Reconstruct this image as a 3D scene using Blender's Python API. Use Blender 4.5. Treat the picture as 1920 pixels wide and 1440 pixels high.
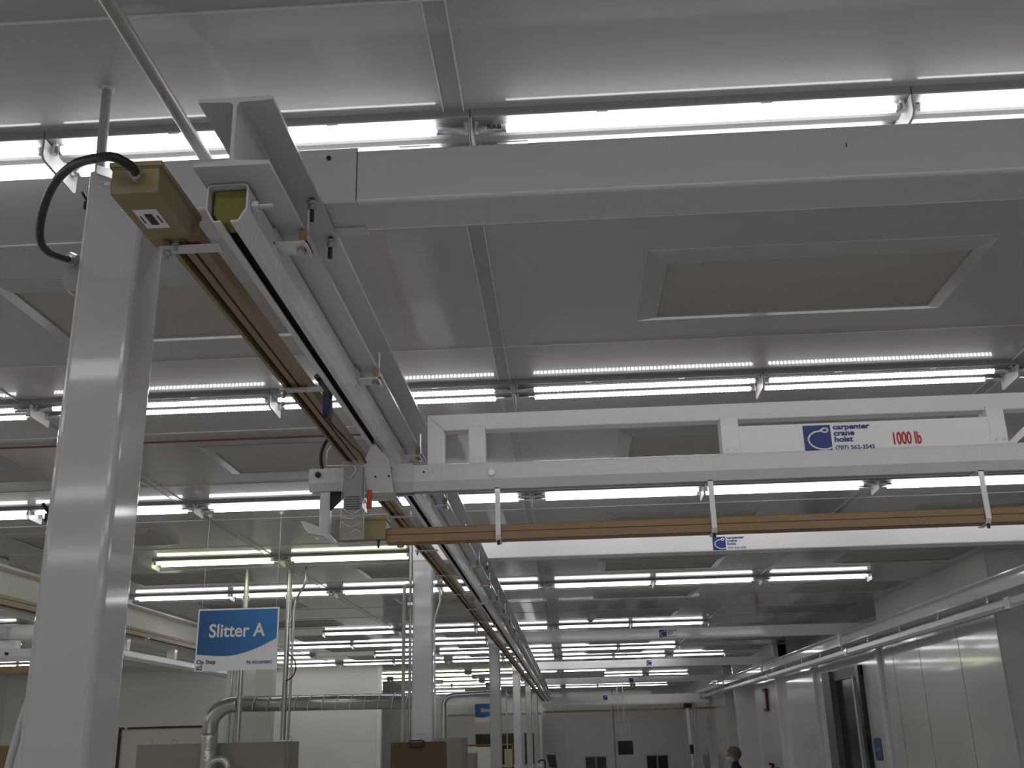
import bpy, bmesh, math, random
from mathutils import Vector, Matrix
random.seed(7)
for o in list(bpy.data.objects): bpy.data.objects.remove(o)
SC = bpy.context.scene
COL = SC.collection
H = 0.15            # heights below are counted from 0.15 m above the floor; every top-level object is lifted by H

# ---------------------------------------------------------------- camera, world, exposure
PITCH, YAW, ROLL, FPX = 0.33113571, -0.0460218, -0.02539997, 1928.5
def camera():
    cp, sp, cy, sy = math.cos(PITCH), math.sin(PITCH), math.cos(YAW), math.sin(YAW)
    f = Vector((sy*cp, cy*cp, sp)); rt = Vector((cy, -sy, 0)); up = rt.cross(f)
    r2 = math.cos(ROLL)*rt + math.sin(ROLL)*up
    u2 = -math.sin(ROLL)*rt + math.cos(ROLL)*up
    cd = bpy.data.cameras.new('camera'); cd.sensor_width = 36; cd.lens = FPX/1920*36
    cd.clip_start = 0.05; cd.clip_end = 200
    c = bpy.data.objects.new('camera', cd); COL.objects.link(c)
    m = Matrix(((r2.x, u2.x, -f.x, 0), (r2.y, u2.y, -f.y, 0), (r2.z, u2.z, -f.z, 1.6+H), (0, 0, 0, 1)))
    c.matrix_world = m
    SC.camera = c
camera()
w = bpy.data.worlds.new('world'); SC.world = w; w.use_nodes = True
w.node_tree.nodes['Background'].inputs[0].default_value = (0.02, 0.02, 0.022, 1)
w.node_tree.nodes['Background'].inputs[1].default_value = 0.3
SC.view_settings.view_transform = 'Standard'; SC.view_settings.look = 'None'
SC.view_settings.gamma = 1; SC.view_settings.use_curve_mapping = False
SC.view_settings.exposure = 0.34
TUBE_POWER = 6.0

# ---------------------------------------------------------------- materials
MATS = {}
def mat(name, col, rough=0.5, metal=0.0, bump=0.0, bscale=60, var=0.04, vscale=4, spec=0.5, emit=None, estr=0, alpha=1, trans=0, coat=0):
    if name in MATS: return MATS[name]
    m = bpy.data.materials.new(name); m.use_nodes = True
    nt = m.node_tree; p = nt.nodes['Principled BSDF']
    p.inputs['Roughness'].default_value = rough; p.inputs['Metallic'].default_value = metal
    p.inputs['Specular IOR Level'].default_value = spec
    tc = nt.nodes.new('ShaderNodeTexCoord')
    if var:
        n = nt.nodes.new('ShaderNodeTexNoise'); n.inputs['Scale'].default_value = vscale; n.inputs['Detail'].default_value = 4
        mx = nt.nodes.new('ShaderNodeMix'); mx.data_type = 'RGBA'
        a = [max(0, c*(1-var)) for c in col]; b = [min(1, c*(1+var)) for c in col]
        mx.inputs['A'].default_value = (*a, 1); mx.inputs['B'].default_value = (*b, 1)
        nt.links.new(tc.outputs['Object'], n.inputs['Vector']); nt.links.new(n.outputs['Fac'], mx.inputs['Factor'])
        nt.links.new(mx.outputs['Result'], p.inputs['Base Color'])
    else:
        p.inputs['Base Color'].default_value = (*col, 1)
    if bump:
        n2 = nt.nodes.new('ShaderNodeTexNoise'); n2.inputs['Scale'].default_value = bscale; n2.inputs['Detail'].default_value = 3
        bp = nt.nodes.new('ShaderNodeBump'); bp.inputs['Strength'].default_value = bump; bp.inputs['Distance'].default_value = 0.01
        nt.links.new(tc.outputs['Object'], n2.inputs['Vector']); nt.links.new(n2.outputs['Fac'], bp.inputs['Height'])
        nt.links.new(bp.outputs['Normal'], p.inputs['Normal'])
    if emit:
        p.inputs['Emission Color'].default_value = (*emit, 1); p.inputs['Emission Strength'].default_value = estr
    if alpha < 1: p.inputs['Alpha'].default_value = alpha
    if trans: p.inputs['Transmission Weight'].default_value = trans
    if coat:
        p.inputs['Coat Weight'].default_value = coat; p.inputs['Coat Roughness'].default_value = 0.07
    MATS[name] = m
    return m
def lin(r, g, b):
    return tuple(((c/255)/12.92 if c/255 <= .04045 else ((c/255+.055)/1.055)**2.4) for c in (r, g, b))
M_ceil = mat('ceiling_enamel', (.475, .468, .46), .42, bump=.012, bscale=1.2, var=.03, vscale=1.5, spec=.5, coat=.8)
M_seam = mat('seam_bead', (.72, .72, .70), .35)
M_strip = mat('strip_enamel', (.34, .35, .34), .4, coat=.8)
M_wall = mat('wall_panel_enamel', (.84, .83, .81), .40, bump=.03, bscale=2.0, var=.02, vscale=1, coat=.9)
M_colp = mat('column_paint', (.60, .60, .62), .42, bump=.05, bscale=40, var=.02, coat=.8)
M_wallw = mat('wall_paint_warm', (.86, .85, .80), .45, var=.03, vscale=1)
M_floor = mat('floor_epoxy', (.74, .73, .71), .3, var=.06)
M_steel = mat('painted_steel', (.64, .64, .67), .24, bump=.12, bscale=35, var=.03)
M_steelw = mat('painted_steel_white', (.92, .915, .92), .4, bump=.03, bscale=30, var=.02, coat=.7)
M_track = mat('painted_track', (.74, .745, .76), .13, bump=.22, bscale=45, var=.04)
M_fix = mat('fixture_enamel', (.33, .335, .345), .4, var=.02)
M_plate = mat('fixture_end_enamel', (.80, .79, .78), .35, var=.02)
M_zinc = mat('zinc', (.55, .58, .60), .28, metal=.9, var=.08, vscale=60)
M_darkzinc = mat('blackened_bolt', (.03, .035, .035), .45, metal=.5)
M_black = mat('black_rubber', (.012, .012, .013), .45, var=.1, vscale=30)
M_brown = mat('tan_plastic', lin(150, 122, 90), .38, var=.06, vscale=8)
M_box = mat('tan_enclosure', lin(150, 134, 98), .42, var=.04, vscale=10)
M_slot = mat('slot_dark', (.012, .009, .007), .6, var=0)
M_yellow = mat('yellow_bumper', lin(128, 118, 55), .6)
M_spacer = mat('brass_spacer', lin(160, 142, 95), .5)
M_media = mat('filter_media', lin(186, 183, 174), .7, bump=.5, bscale=220, var=.12, vscale=160)
M_fframe = mat('filter_frame_enamel', (.40, .41, .42), .35, var=.03)
M_galv = mat('galvanised_duct', (.50, .51, .50), .26, metal=.85, var=.12, vscale=9)
M_foil = mat('aluminium_foil', (.62, .63, .64), .25, metal=.8, bump=.6, bscale=18, var=.08)
M_pvc = mat('grey_pipe', (.40, .39, .36), .35, var=.12, vscale=25)
M_beige = mat('cabinet_beige', lin(150, 147, 135), .5)
M_card = mat('cardboard', lin(92, 72, 52), .75, var=.1, vscale=12)
M_dark = mat('dark_glass', (.015, .022, .02), .15, var=.1)
M_teal = mat('door_frame_paint', (.16, .19, .19), .4)
M_blue = mat('logo_blue', lin(22, 60, 132), .4, var=0)
M_red = mat('label_red', lin(190, 40, 55), .5, var=0)
M_txtdk = mat('print_black', (.02, .02, .025), .5, var=0)
M_txtw = mat('print_white', (.82, .82, .82), .5, var=0)
M_signw = mat('sign_white', (.90, .90, .93), .4, var=.01)
M_navy = mat('navy_cloth', lin(30, 38, 55), .8)
M_skin = mat('skin', lin(170, 125, 100), .5)
M_mask = mat('mask_cloth', lin(175, 200, 200), .8)
M_net = mat('hair_net', lin(112, 104, 96), .8, var=.15, vscale=60)
M_tagred = mat('orange_red_tag', lin(200, 70, 40), .45)
M_dkbrown = mat('dark_brown_trim', lin(50, 38, 30), .5)
def tube_mat(name, col, dots=False, k=1.0):
    m = bpy.data.materials.new(name); m.use_nodes = True; nt = m.node_tree
    p = nt.nodes['Principled BSDF']; p.inputs['Base Color'].default_value = (.8, .8, .8, 1); p.inputs['Roughness'].default_value = .3
    p.inputs['Emission Color'].default_value = (*col, 1); p.inputs['Emission Strength'].default_value = TUBE_POWER*k
    if dots:
        tc = nt.nodes.new('ShaderNodeTexCoord'); wv = nt.nodes.new('ShaderNodeTexWave'); wv.bands_direction = 'X'
        wv.inputs['Scale'].default_value = 17
        mr = nt.nodes.new('ShaderNodeMapRange'); mr.inputs['To Min'].default_value = TUBE_POWER*k*.12; mr.inputs['To Max'].default_value = TUBE_POWER*k*1.9
        nt.links.new(tc.outputs['Object'], wv.inputs['Vector']); nt.links.new(wv.outputs['Fac'], mr.inputs['Value'])
        nt.links.new(mr.outputs['Result'], p.inputs['Emission Strength'])
    return m
M_tube = tube_mat('tube_cool_white', (1, .99, .985))
M_tubed = tube_mat('tube_led_dotted', (1, .96, .985), True)
M_tubey = tube_mat('tube_yellowish', (.93, 1, .62))

# ---------------------------------------------------------------- builders
class B:
    def __init__(s): s.bm = bmesh.new()
    def box(s, x0, y0, z0, x1, y1, z1):
        x0, x1 = sorted((x0, x1)); y0, y1 = sorted((y0, y1)); z0, z1 = sorted((z0, z1))
        v = [s.bm.verts.new(p) for p in ((x0,y0,z0),(x1,y0,z0),(x1,y1,z0),(x0,y1,z0),(x0,y0,z1),(x1,y0,z1),(x1,y1,z1),(x0,y1,z1))]
        for f in ((0,3,2,1),(4,5,6,7),(0,1,5,4),(1,2,6,5),(2,3,7,6),(3,0,4,7)): s.bm.faces.new([v[i] for i in f])
        return s
    def prism(s, pts, axis, a0, a1):
        """pts: 2D outline; axis x: (y,z), y: (x,z), z: (x,y)"""
        def P(p, a):
            return (a, p[0], p[1]) if axis == 'x' else (p[0], a, p[1]) if axis == 'y' else (p[0], p[1], a)
        n = len(pts)
        A = [s.bm.verts.new(P(p, a0)) for p in pts]; C = [s.bm.verts.new(P(p, a1)) for p in pts]
        for i in range(n):
            j = (i+1) % n; s.bm.faces.new((A[i], A[j], C[j], C[i]))
        f0 = s.bm.faces.new(A); f1 = s.bm.faces.new(C); f0.normal_update(); f1.normal_update()
        bmesh.ops.triangulate(s.bm, faces=[f0, f1], ngon_method='EAR_CLIP')
        return s
    def cyl(s, p0, p1, r, seg=14, r2=None):
        p0 = Vector(p0); p1 = Vector(p1); d = p1-p0
        q = d.to_track_quat('Z', 'Y').to_matrix().to_4x4(); q.translation = (p0+p1)/2
        bmesh.ops.create_cone(s.bm, cap_ends=True, segments=seg, radius1=r, radius2=r if r2 is None else r2, depth=d.length, matrix=q)
        return s
    def sph(s, p, r, sx=1, sy=1, sz=1, seg=16):
        m = Matrix.Translation(p) @ Matrix.Diagonal((sx, sy, sz, 1))
        bmesh.ops.create_uvsphere(s.bm, u_segments=seg, v_segments=seg//2+2, radius=r, matrix=m)
        return s
    def tube(s, pts, r, seg=12, smooth=6, radii=None):
        P = [Vector(p) for p in pts]
        if smooth and len(P) > 2:
            Q = []; ext = [2*P[0]-P[1]] + P + [2*P[-1]-P[-2]]
            for i in range(1, len(ext)-2):
                a, b, c, d = ext[i-1:i+3]
                for k in range(smooth):
                    t = k/smooth
                    Q.append(0.5*((2*b)+(-a+c)*t+(2*a-5*b+4*c-d)*t*t+(-a+3*b-3*c+d)*t**3))
            Q.append(P[-1]); P = Q
        rings = []; up = None
        for i, p in enumerate(P):
            d = (P[min(i+1, len(P)-1)]-P[max(i-1, 0)]).normalized()
            if up is None: up = d.orthogonal().normalized()
            up = (up - d*up.dot(d)).normalized(); sd = d.cross(up)
            rr = r if radii is None else radii[min(len(radii)-1, int(i*len(radii)/len(P)))]
            rings.append([s.bm.verts.new(p + rr*(math.cos(2*math.pi*k/seg)*up + math.sin(2*math.pi*k/seg)*sd)) for k in range(seg)])
        for a, b in zip(rings, rings[1:]):
            for k in range(seg):
                f = s.bm.faces.new((a[k], a[(k+1) % seg], b[(k+1) % seg], b[k])); f.smooth = True
        s.bm.faces.new(rings[0]); s.bm.faces.new(rings[-1])
        return s
    def poly(s, pts):
        s.bm.faces.new([s.bm.verts.new(p) for p in pts]); return s
    def build(s, name, m, root=None, bevel=0, label=None, loc=None, smooth=False):
        if loc is None: loc = Vector(root['_loc']) if root is not None and '_loc' in root else Vector((0, 0, 0))
        loc = Vector(loc)
        bmesh.ops.translate(s.bm, verts=s.bm.verts, vec=-loc)
        bmesh.ops.recalc_face_normals(s.bm, faces=s.bm.faces)
        me = bpy.data.meshes.new(name); s.bm.to_mesh(me); s.bm.free()
        me.materials.append(m)
        if smooth:
            for f in me.polygons: f.use_smooth = True
        o = bpy.data.objects.new(name, me); COL.objects.link(o)
        if root is not None:
            o.parent = root; o['_loc'] = tuple(loc)
        else:
            o.location = loc + Vector((0, 0, H)); o['_loc'] = tuple(loc)
        if bevel:
            md = o.modifiers.new('bevel', 'BEVEL'); md.width = bevel; md.segments = 2; md.limit_method = 'ANGLE'; md.angle_limit = math.radians(40)
        if label: o['label'] = label
        return o
def thing(name, label, cat, loc=(0, 0, 0), group=None):
    o = bpy.data.objects.new(name, None); COL.objects.link(o); o.empty_display_size = .1
    o.location = Vector(loc) + Vector((0, 0, H)); o['_loc'] = tuple(loc)
    return tag(o, label, cat, group)
def tag(o, label, cat, group=None):
    o['label'] = label; o['category'] = cat
    if group: o['group'] = group
    return o
def struct(o): o['kind'] = 'structure'; return o
def dup(root, d, label=None, group=None):
    r = root.copy(); COL.objects.link(r); r.location = root.location + Vector(d); r['_loc'] = tuple(Vector(root['_loc'])+Vector(d))
    if label: r['label'] = label
    if group: r['group'] = group
    for ch in root.children:
        c = ch.copy(); COL.objects.link(c); c.parent = r
        for g in ch.children:
            e = g.copy(); COL.objects.link(e); e.parent = c
    return r
def text(body, size, m, root, origin, xdir, updir, name='lettering', bold=.0, sx=1.0, extrude=.0006, align='LEFT', off=.0012):
    cu = bpy.data.curves.new(name, 'FONT'); cu.body = body; cu.size = 1; cu.offset = min(.034, bold/size); cu.extrude = extrude/size; cu.resolution_u = 6; cu.align_x = align
    t = bpy.data.objects.new(name, cu); COL.objects.link(t)
    dg = bpy.context.evaluated_depsgraph_get(); dg.update()
    me = bpy.data.meshes.new_from_object(t.evaluated_get(dg)); bpy.data.objects.remove(t)
    x = Vector(xdir).normalized(); u = Vector(updir).normalized(); n = x.cross(u)
    org = Vector(origin) - Vector(root['_loc']) + n*off
    k = size; mt = Matrix(((x.x*sx*k, u.x*k, n.x*k, org.x), (x.y*sx*k, u.y*k, n.y*k, org.y), (x.z*sx*k, u.z*k, n.z*k, org.z), (0, 0, 0, 1)))
    me.transform(mt); me.materials.clear(); me.materials.append(m)
    o = bpy.data.objects.new(name, me); COL.objects.link(o); o.parent = root; o['_loc'] = tuple(root['_loc'])
    return o
def ordinal(n): return ['first','second','third','fourth','fifth','sixth','seventh','eighth','ninth','tenth','eleventh','twelfth','thirteenth','fourteenth','fifteenth'][n-1]
ZC = 3.25

# ---------------------------------------------------------------- the room
struct(B().box(-13, -6, -H-.1, 9, 42, -H).build('floor', M_floor))
struct(B().box(-13, -6, ZC, 9, 42, ZC+.12).build('ceiling', M_ceil))
struct(B().box(-13, 41, -H, 9, 41.15, ZC).build('wall_back', M_wall))
struct(B().box(-13, -6.1, -H, 9, -6, ZC).build('wall_front', M_wall))
struct(B().box(-13.1, -6, -H, -13, 42, ZC).build('wall_left', M_wallw))
struct(B().box(9, -6, -H, 9.1, 11, ZC).build('wall_right', M_wall))
# right bay wall: panels with a doorway, upper part stepped back between two piers
wr = B()
wr.box(4.19, 10.5, -H, 4.35, 14.45, ZC)
wr.box(4.35, 10.5, -H, 9, 10.65, ZC)
wr.box(4.19, 14.62, -H, 4.35, 15.46, 2.93).box(4.19, 17.6, -H, 4.35, 21.4, 2.93).box(4.19, 15.46, 2.465, 4.35, 17.6, 2.93)
wr.box(4.7, 14.45, 2.8, 4.8, 21.4, ZC).box(4.19, 14.62, 2.93, 4.8, 21.4, 2.99)
wr.box(4.35, 14.45, -H, 4.8, 14.5, ZC).box(4.35, 21.35, 2.9, 4.8, 21.4, ZC)
wr.box(4.19, 21.4, -H, 4.35, 24.6, ZC).box(4.5, 24.6, -H, 4.62, 28.6, ZC).box(4.19, 28.6, -H, 4.35, 41, ZC)
wr.box(4.35, 24.55, -H, 4.62, 24.6, ZC).box(4.35, 28.6, -H, 4.62, 28.65, ZC)
struct(wr.build('wall_right_bay', M_wall))
for i, y in enumerate((11.6, 12.9, 13.95)):
    struct(B().box(4.187, y-.004, -H, 4.192, y+.004, 2.62).build('trim_%d' % (i+20), M_strip))
for i, (y, d) in enumerate(((14.5, .05), (18.35, .06), (21.4, .10), (25.7, .28), (28.5, .12), (32.6, .12), (36.5, .1))):
    struct(B().box(4.19-d, y, -H, 4.4, y+.14, 2.95 if y < 21 else ZC).build('trim_%d' % (i+30), M_steelw if i in (0, 2) else M_wall, bevel=.01))
struct(B().box(4.178, 10.488, -H, 4.20, 10.51, ZC).build('trim_29', M_seam))
# left bay cross wall with its white corner post
wl = B(); wl.box(-13, 24.2, -H, -4.33, 24.35, ZC)
struct(wl.build('wall_left_bay', M_wallw))
struct(B().box(-4.36, 24.17, -H, -4.26, 24.37, ZC).build('trim_1', M_steelw, bevel=.01))
struct(B().box(-8.0, 24.12, 2.45, -4.36, 24.2, 2.50).build('trim_2', M_wallw))
# partition walls far down the left bay
struct(B().box(-4.3, 37.9, -H, -1.0, 38.05, 2.42).build('wall_far_partition', M_wallw))
struct(B().box(-4.3, 37.86, 2.36, -1.0, 37.9, 2.42).build('trim_3', M_fframe))
for i, (a, b) in enumerate(((-3.32, -2.75), (-2.42, -1.85), (-1.62, -1.3))):
    wn = struct(B().box(a, 37.84, .75, b, 37.92, 1.72).build('window_%d' % (i+1), M_dark))
    B().box(a-.03, 37.82, .72, b+.03, 37.87, .75).box(a-.03, 37.82, 1.72, b+.03, 37.87, 1.75).build('window_frame', M_teal, wn)
for i, (a, b) in enumerate(((.51, 1.27), (2.79, 3.55))):
    wn = struct(B().box(a, 40.95, .0, b, 41.0, .83).build('window_%d' % (i+4), M_dark))
    B().box((a+b)/2-.03, 40.92, 0, (a+b)/2+.03, 40.96, .83).box(a-.03, 40.92, .83, b+.03, 40.96, .87).build('window_frame', M_fframe, wn)
for i, x in enumerate((-.21, 1.62)):
    struct(B().box(x-.02, 40.96, -H, x+.02, 41.0, ZC).build('trim_%d' % (i+5), M_steelw if i == 0 else M_strip))
# door in the right bay wall
dr = struct(B().box(4.20, 15.46, -H, 4.24, 17.6, 2.465).build('door_1', M_dark))
B().box(4.10, 17.1, -H, 4.23, 17.6, 2.465).build('door_frame', M_teal, dr)
B().box(4.16, 15.46, 2.32, 4.23, 17.1, 2.465).build('door_head', M_teal, dr)
B().box(4.15, 15.88, -H, 4.2, 15.98, 2.32).build('door_post', M_steel, dr)
B().box(4.12, 15.46, -H, 4.23, 15.6, 2.465).build('door_jamb', M_dark, dr)

# ceiling seams (raised beads) and lengthwise strips
ROWS = [2.54, 4.83, 7.17, 9.46, 11.76, 14.05, 16.4, 18.65, 20.85, 23.2, 25.5, 27.8, 30.1, 32.4, 34.8, 37.2, 39.6]
n = 40
def bead(y, x0=-13, x1=9):
    global n; n += 1
    struct(B().box(x0, y-.003, ZC-.004, x1, y+.003, ZC+.01).build('trim_%d' % n, M_seam))
for i, y in enumerate([-4.35, -2.05, .25]+ROWS[:10]):
    x1 = 9 if y < 9 else 4.19
    bead(y-.555, -13, x1); bead(y+.57, -13, x1)
for k in range(-3, 4):
    x = -.255+2.458*k
    if x > 4.19: continue
    n += 1
    t = struct(B().box(x-.026, -6, ZC-.003, x+.026, 41, ZC+.01).build('trim_%d' % n, M_strip))
    B().box(x-.030, -6, ZC-.006, x-.026, 41, ZC+.01).box(x+.026, -6, ZC-.006, x+.030, 41, ZC+.01).build('strip_edge', M_seam, t)

# ---------------------------------------------------------------- ceiling filters
def filter_unit(x, yc, label):
    w_, d_, b = 1.25, .66, .075
    t = thing('ceiling_filter', label, 'air filter', (x, yc-d_/2, ZC), 'ceiling filter panels')
    X0, X1, Y0, Y1 = x, x+w_, yc-d_/2, yc+d_/2
    f = B()
    zo, zi = ZC-.003, ZC-.022
    o4 = [(X0, Y0), (X1, Y0), (X1, Y1), (X0, Y1)]; i4 = [(X0+b, Y0+b), (X1-b, Y0+b), (X1-b, Y1-b), (X0+b, Y1-b)]
    for i in range(4):
        j = (i+1) % 4
        f.poly([(*o4[i], zo), (*o4[j], zo), (*i4[j], zi), (*i4[i], zi)])
        f.poly([(*i4[i], zi), (*i4[j], zi), (*i4[j], ZC), (*i4[i], ZC)])
        f.poly([(*o4[i], zo), (*o4[j], zo), (*o4[j], ZC), (*o4[i], ZC)])
    f.build('filter_frame', M_fframe, t)
    B().box(X0+b, Y0+b, ZC-.012, X1-b, Y1-b, ZC-.001).build('filter_media', M_media, t)
    return t
BAYS = [(ROWS[i]+ROWS[i+1])/2 for i in range(0, 10)]
proto_f = None
for bi, yc in enumerate(BAYS):
    yc = {0: 3.705, 1: 6.015, 2: 8.33, 3: 10.6, 4: 12.93, 5: 15.2}.get(bi, yc)
    ks = (-1, 0) if bi == 0 else (-2, -1, 0, 1)
    for pos, k in enumerate(ks):
        x = .348+2.452*k
        side = {(-2): 'far left', (-1): 'left of the main rail', 0: 'just right of the main rail', 1: 'far right'}[k]
        lab = 'grey framed mesh filter panel in the %s ceiling bay, %s' % (ordinal(bi+1), side)
        if proto_f is None: proto_f = filter_unit(x, yc, lab); px_, py_ = x, yc
        else: dup(proto_f, (x-px_, yc-py_, 0), lab)

# small round smoke detectors
for i, (x, y, lab) in enumerate(((-1.43, 8.95, 'small round white detector on the ceiling above the feed box of the bridge'), (.36, 15.75, 'small round detector on the ceiling in the middle bay, near the main strip'))):
    t = thing('smoke_detector', lab, 'detector', (x, y, ZC), 'ceiling detectors')
    B().cyl((x, y, ZC), (x, y, ZC-.018), .055, 18).build('base', M_seam, t)
    B().cyl((x, y, ZC-.018), (x, y, ZC-.045), .040, 18, r2=.028).build('sensor_cap', M_fframe, t)
# ---------------------------------------------------------------- ceiling lights
PITCHX = 1.2025; X0J = -.21; ZT = 3.21
def light(tm, caps):
    """one twin-tube fixture starting at x=0, centre y=0; caps: 'r' long metal caps at the right end, 'l' at the left"""
    t = thing('ceiling_light', 'x', 'ceiling light', (0, 0, ZC), 'ceiling lights')
    L = PITCHX
    h = B(); h.prism([(-.10, ZC), (-.10, ZC-.021), (-.096, ZC-.024), (-.088, ZC-.019), (-.03, ZC-.018), (-.012, ZC-.034), (.012, ZC-.034), (.03, ZC-.018), (.088, ZC-.019), (.096, ZC-.024), (.10, ZC-.021), (.10, ZC)], 'x', .0015, L-.0015)
    hs = h.build('housing', M_fix, t)
    B().box(.35, -.086, ZC-.0215, .38, -.076, ZC-.017).box(.80, -.086, ZC-.0215, .83, -.076, ZC-.017).build('wire_clip', M_plate, hs)
    for e in (0, L):
        s = 1 if e == 0 else -1
        p = B(); p.prism([(-.10, ZC-.026), (.10, ZC-.026), (.10, ZC-.085), (.088, ZC-.092), (-.088, ZC-.086), (-.10, ZC-.075)], 'x', e+s*.001, e+s*.004)
        p.build('end_plate', M_plate, t)
    for y in (-.06, .06):
        a = .035 if caps != 'l' else .10; b = .035 if caps != 'r' else .10
        for e, s, ln in ((0, 1, a), (L, -1, b)):
            q = B(); q.box(e+s*.010, y-.008, ZT-.012, e+s*.020, y+.008, ZC-.016)
            q.build('lamp_holder', M_plate, t)
        tb = B()
        if tm is M_tubed:      # LED tube: bright face below, aluminium back above
            arc = [math.radians(q) for q in range(-205, 26, 23)]
            tb.prism([(y+.0128*math.cos(q), ZT+.0128*math.sin(q)) for q in arc], 'x', a, L-b)
            tbo = tb.build('tube', tm, t)
            arc = [math.radians(q) for q in range(25, 156, 13)]
            B().prism([(y+.0129*math.cos(q), ZT+.0129*math.sin(q)) for q in arc], 'x', a, L-b).build('tube_back', M_steel, tbo)
        else:
            tb.cyl((a, y, ZT), (L-b, y, ZT), .0128, 14)
            tbo = tb.build('tube', tm, t)
        for u0, u1 in ((.018, a), (L-b, L-.018)):
            B().tube([(u0, y, ZT), (u0+(u1-u0)*.5, y, ZT), (u0+(u1-u0)*.52, y, ZT), (u0+(u1-u0)*.6, y, ZT), (u0+(u1-u0)*.62, y, ZT), (u1, y, ZT)], .0124, seg=12, smooth=0, radii=[.0124, .0124, .0132, .0132, .0124, .0124]).build('end_cap', M_zinc, tbo)
    return t
PR = {}; LIGHTS = {}
def place_light(k, yc, tm, tname, label):
    caps = 'r' if k % 2 else 'l'
    key = (tname, caps)
    if key not in PR:
        t = light(tm, caps); PR[key] = t
        t.location = Vector((X0J+k*PITCHX, yc, ZC+H)); t['label'] = label
        return t
    p = PR[key]
    r = dup(p, Vector((X0J+k*PITCHX, yc, ZC+H))-p.location, label)
    return r
SEGS = [  # row centre y, first junction, last junction, tube kind
    (-4.35, -7, 5, 'w'), (-2.05, -7, 5, 'w'), (.25, -7, 5, 'w'), (2.54, -9, -4, 'w'), (4.83, -9, -7, 'w'),
    (2.54, -3, 3, 'w'), (4.83, -5, 4, 'd'), (7.17, -6, 4, 'w'),
    (9.46, -3, -1, 'y'), (8.98, -6, -4, 'w'),
    (11.76, -4, 3, 'w'), (16.4, -3, 2, 'w'), (18.65, -4, 2, 'w'), (20.85, -6, -4, 'w'), (20.85, -3, 2, 'w'),
    (23.2, -6, 3, 'w'), (27.8, -4, -1, 'y'), (27.8, -1, 1, 'w'), (29.9, -5, -2, 'y'), (30.6, 1, 3, 'w'), (32.2, -3, -1, 'w'),
    (7.17, -10, -6, 'w'), (9.46, -10, -6, 'w'), (11.76, -10, -6, 'w'), (14.05, -10, -6, 'w'), (16.4, -10, -7, 'w'), (20.85, -10, -8, 'w'),
    (34.8, -4, -1, 'w'), (37.2, -1, 3, 'w'), (39.6, -5, -3, 'w')]
rown = 0; lasty = None
for (yc, a, b, kd) in SEGS:
    if yc > 1 and yc != lasty: rown += 1
    lasty = yc
    for k in range(a, b):
        if b <= -6 and a == -10 and yc > 6: lab = 'twin tube ceiling light hidden beyond the cream beam of the left bay'
        elif yc < 1 or (yc, a) in ((2.54, 4), (4.83, 5), (2.54, -9), (4.83, -9)): lab = 'twin tube ceiling light outside the picture, overhead or beside the camera'
        else:
            kindw = {'w': 'white', 'd': 'dotted LED', 'y': 'yellowish'}[kd]
            side = ('%s left of' % ordinal(-k)) if k < 0 else ('%s right of' % ordinal(k+1))
            if yc == 8.98: side = '%s past' % ordinal(k+7)
            lab = '%s twin tube ceiling light, %s row back, unit %s the main rail' % (kindw, ordinal(min(rown, 15)), side)
        LIGHTS[(yc, k)] = place_light(k, yc, {'w': M_tube, 'd': M_tubed, 'y': M_tubey}[kd], kd, lab)
if (2.54, 0) in LIGHTS:
    r_ = LIGHTS[(2.54, 0)]; cy_ = Vector((0, 2.48, 3.21)); nn = Vector((0, -.83, -.55))
    r_['_loc'] = (X0J, 2.54, ZC)
    text('RAB', .017, M_txtdk, r_, (-.165, cy_.y+nn.y*.0135-.002, cy_.z+nn.z*.0135-.006+.004), (1, 0, 0), (0, -.55, .83), bold=.0004, sx=1.3, extrude=.0002, off=.0003)
# small print on two of the front row housings
for cx in (-.385, -.10):
    f = tag(B().box(cx-.045, 2.585, ZC-.0212, cx+.045, 2.603, ZC-.0192).build('sticker', M_signw, loc=(cx, 2.59, ZC-.02)), 'printed white sticker on the front light housing, %s' % ('left of the joint' if cx < -.3 else 'right of the joint'), 'sticker', 'light housing stickers')
    b = B()
    for q in range(3): b.box(cx-.041, 2.5875+.0045*q, ZC-.0216, cx+.041-.012*(q == 2), 2.5893+.0045*q, ZC-.0211)
    b.build('sticker_print', M_fframe, f)

# ---------------------------------------------------------------- columns and cross beams
def round_rect(x0, x1, y0, y1, r=.018, k=4):
    pts = []
    for cx, cy, a0 in ((x1-r, y0+r, -90), (x1-r, y1-r, 0), (x0+r, y1-r, 90), (x0+r, y0+r, 180)):
        for i in range(k+1):
            a = math.radians(a0+90*i/k); pts.append((cx+r*math.cos(a), cy+r*math.sin(a)))
    return pts
COLS = [(-1.098, 2.25, 'nearest big white square column at the left of the view'),
        (-1.055, 7.66, 'white square column behind the hanging tan rail, second from the camera'),
        (-1.04, 15.0, 'white square column in front of the small far blue sign'),
        (-1.05, 21.4, 'narrow white column right behind the third one'),
        (-1.07, 28.0, 'far thin white column, fifth along the rail'),
        (-1.05, 33.0, 'farthest thin white column near the end wall')]
for i, (x, y, lab) in enumerate(COLS):
    top = 2.995 if i == 0 else 2.865
    c = B(); c.prism(round_rect(x-.077, x+.077, y, y+.154), 'z', -H, top)
    co = c.build('column', M_colp, loc=(x, y+.077, -H)); tag(co, lab, 'column')
    if i == 0: COL1 = co
BEAMS = [(2.25, 'long painted box beam crossing the top of the view in front of the first lights'),
         (7.66, 'bright white box beam with a blue logo, behind the crane bridge'),
         (15.0, 'white box beam carrying a small logo, third from the camera'),
         (21.3, 'white box beam, fourth from the camera'),
         (27.7, 'far white box beam, fifth from the camera')]
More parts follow.
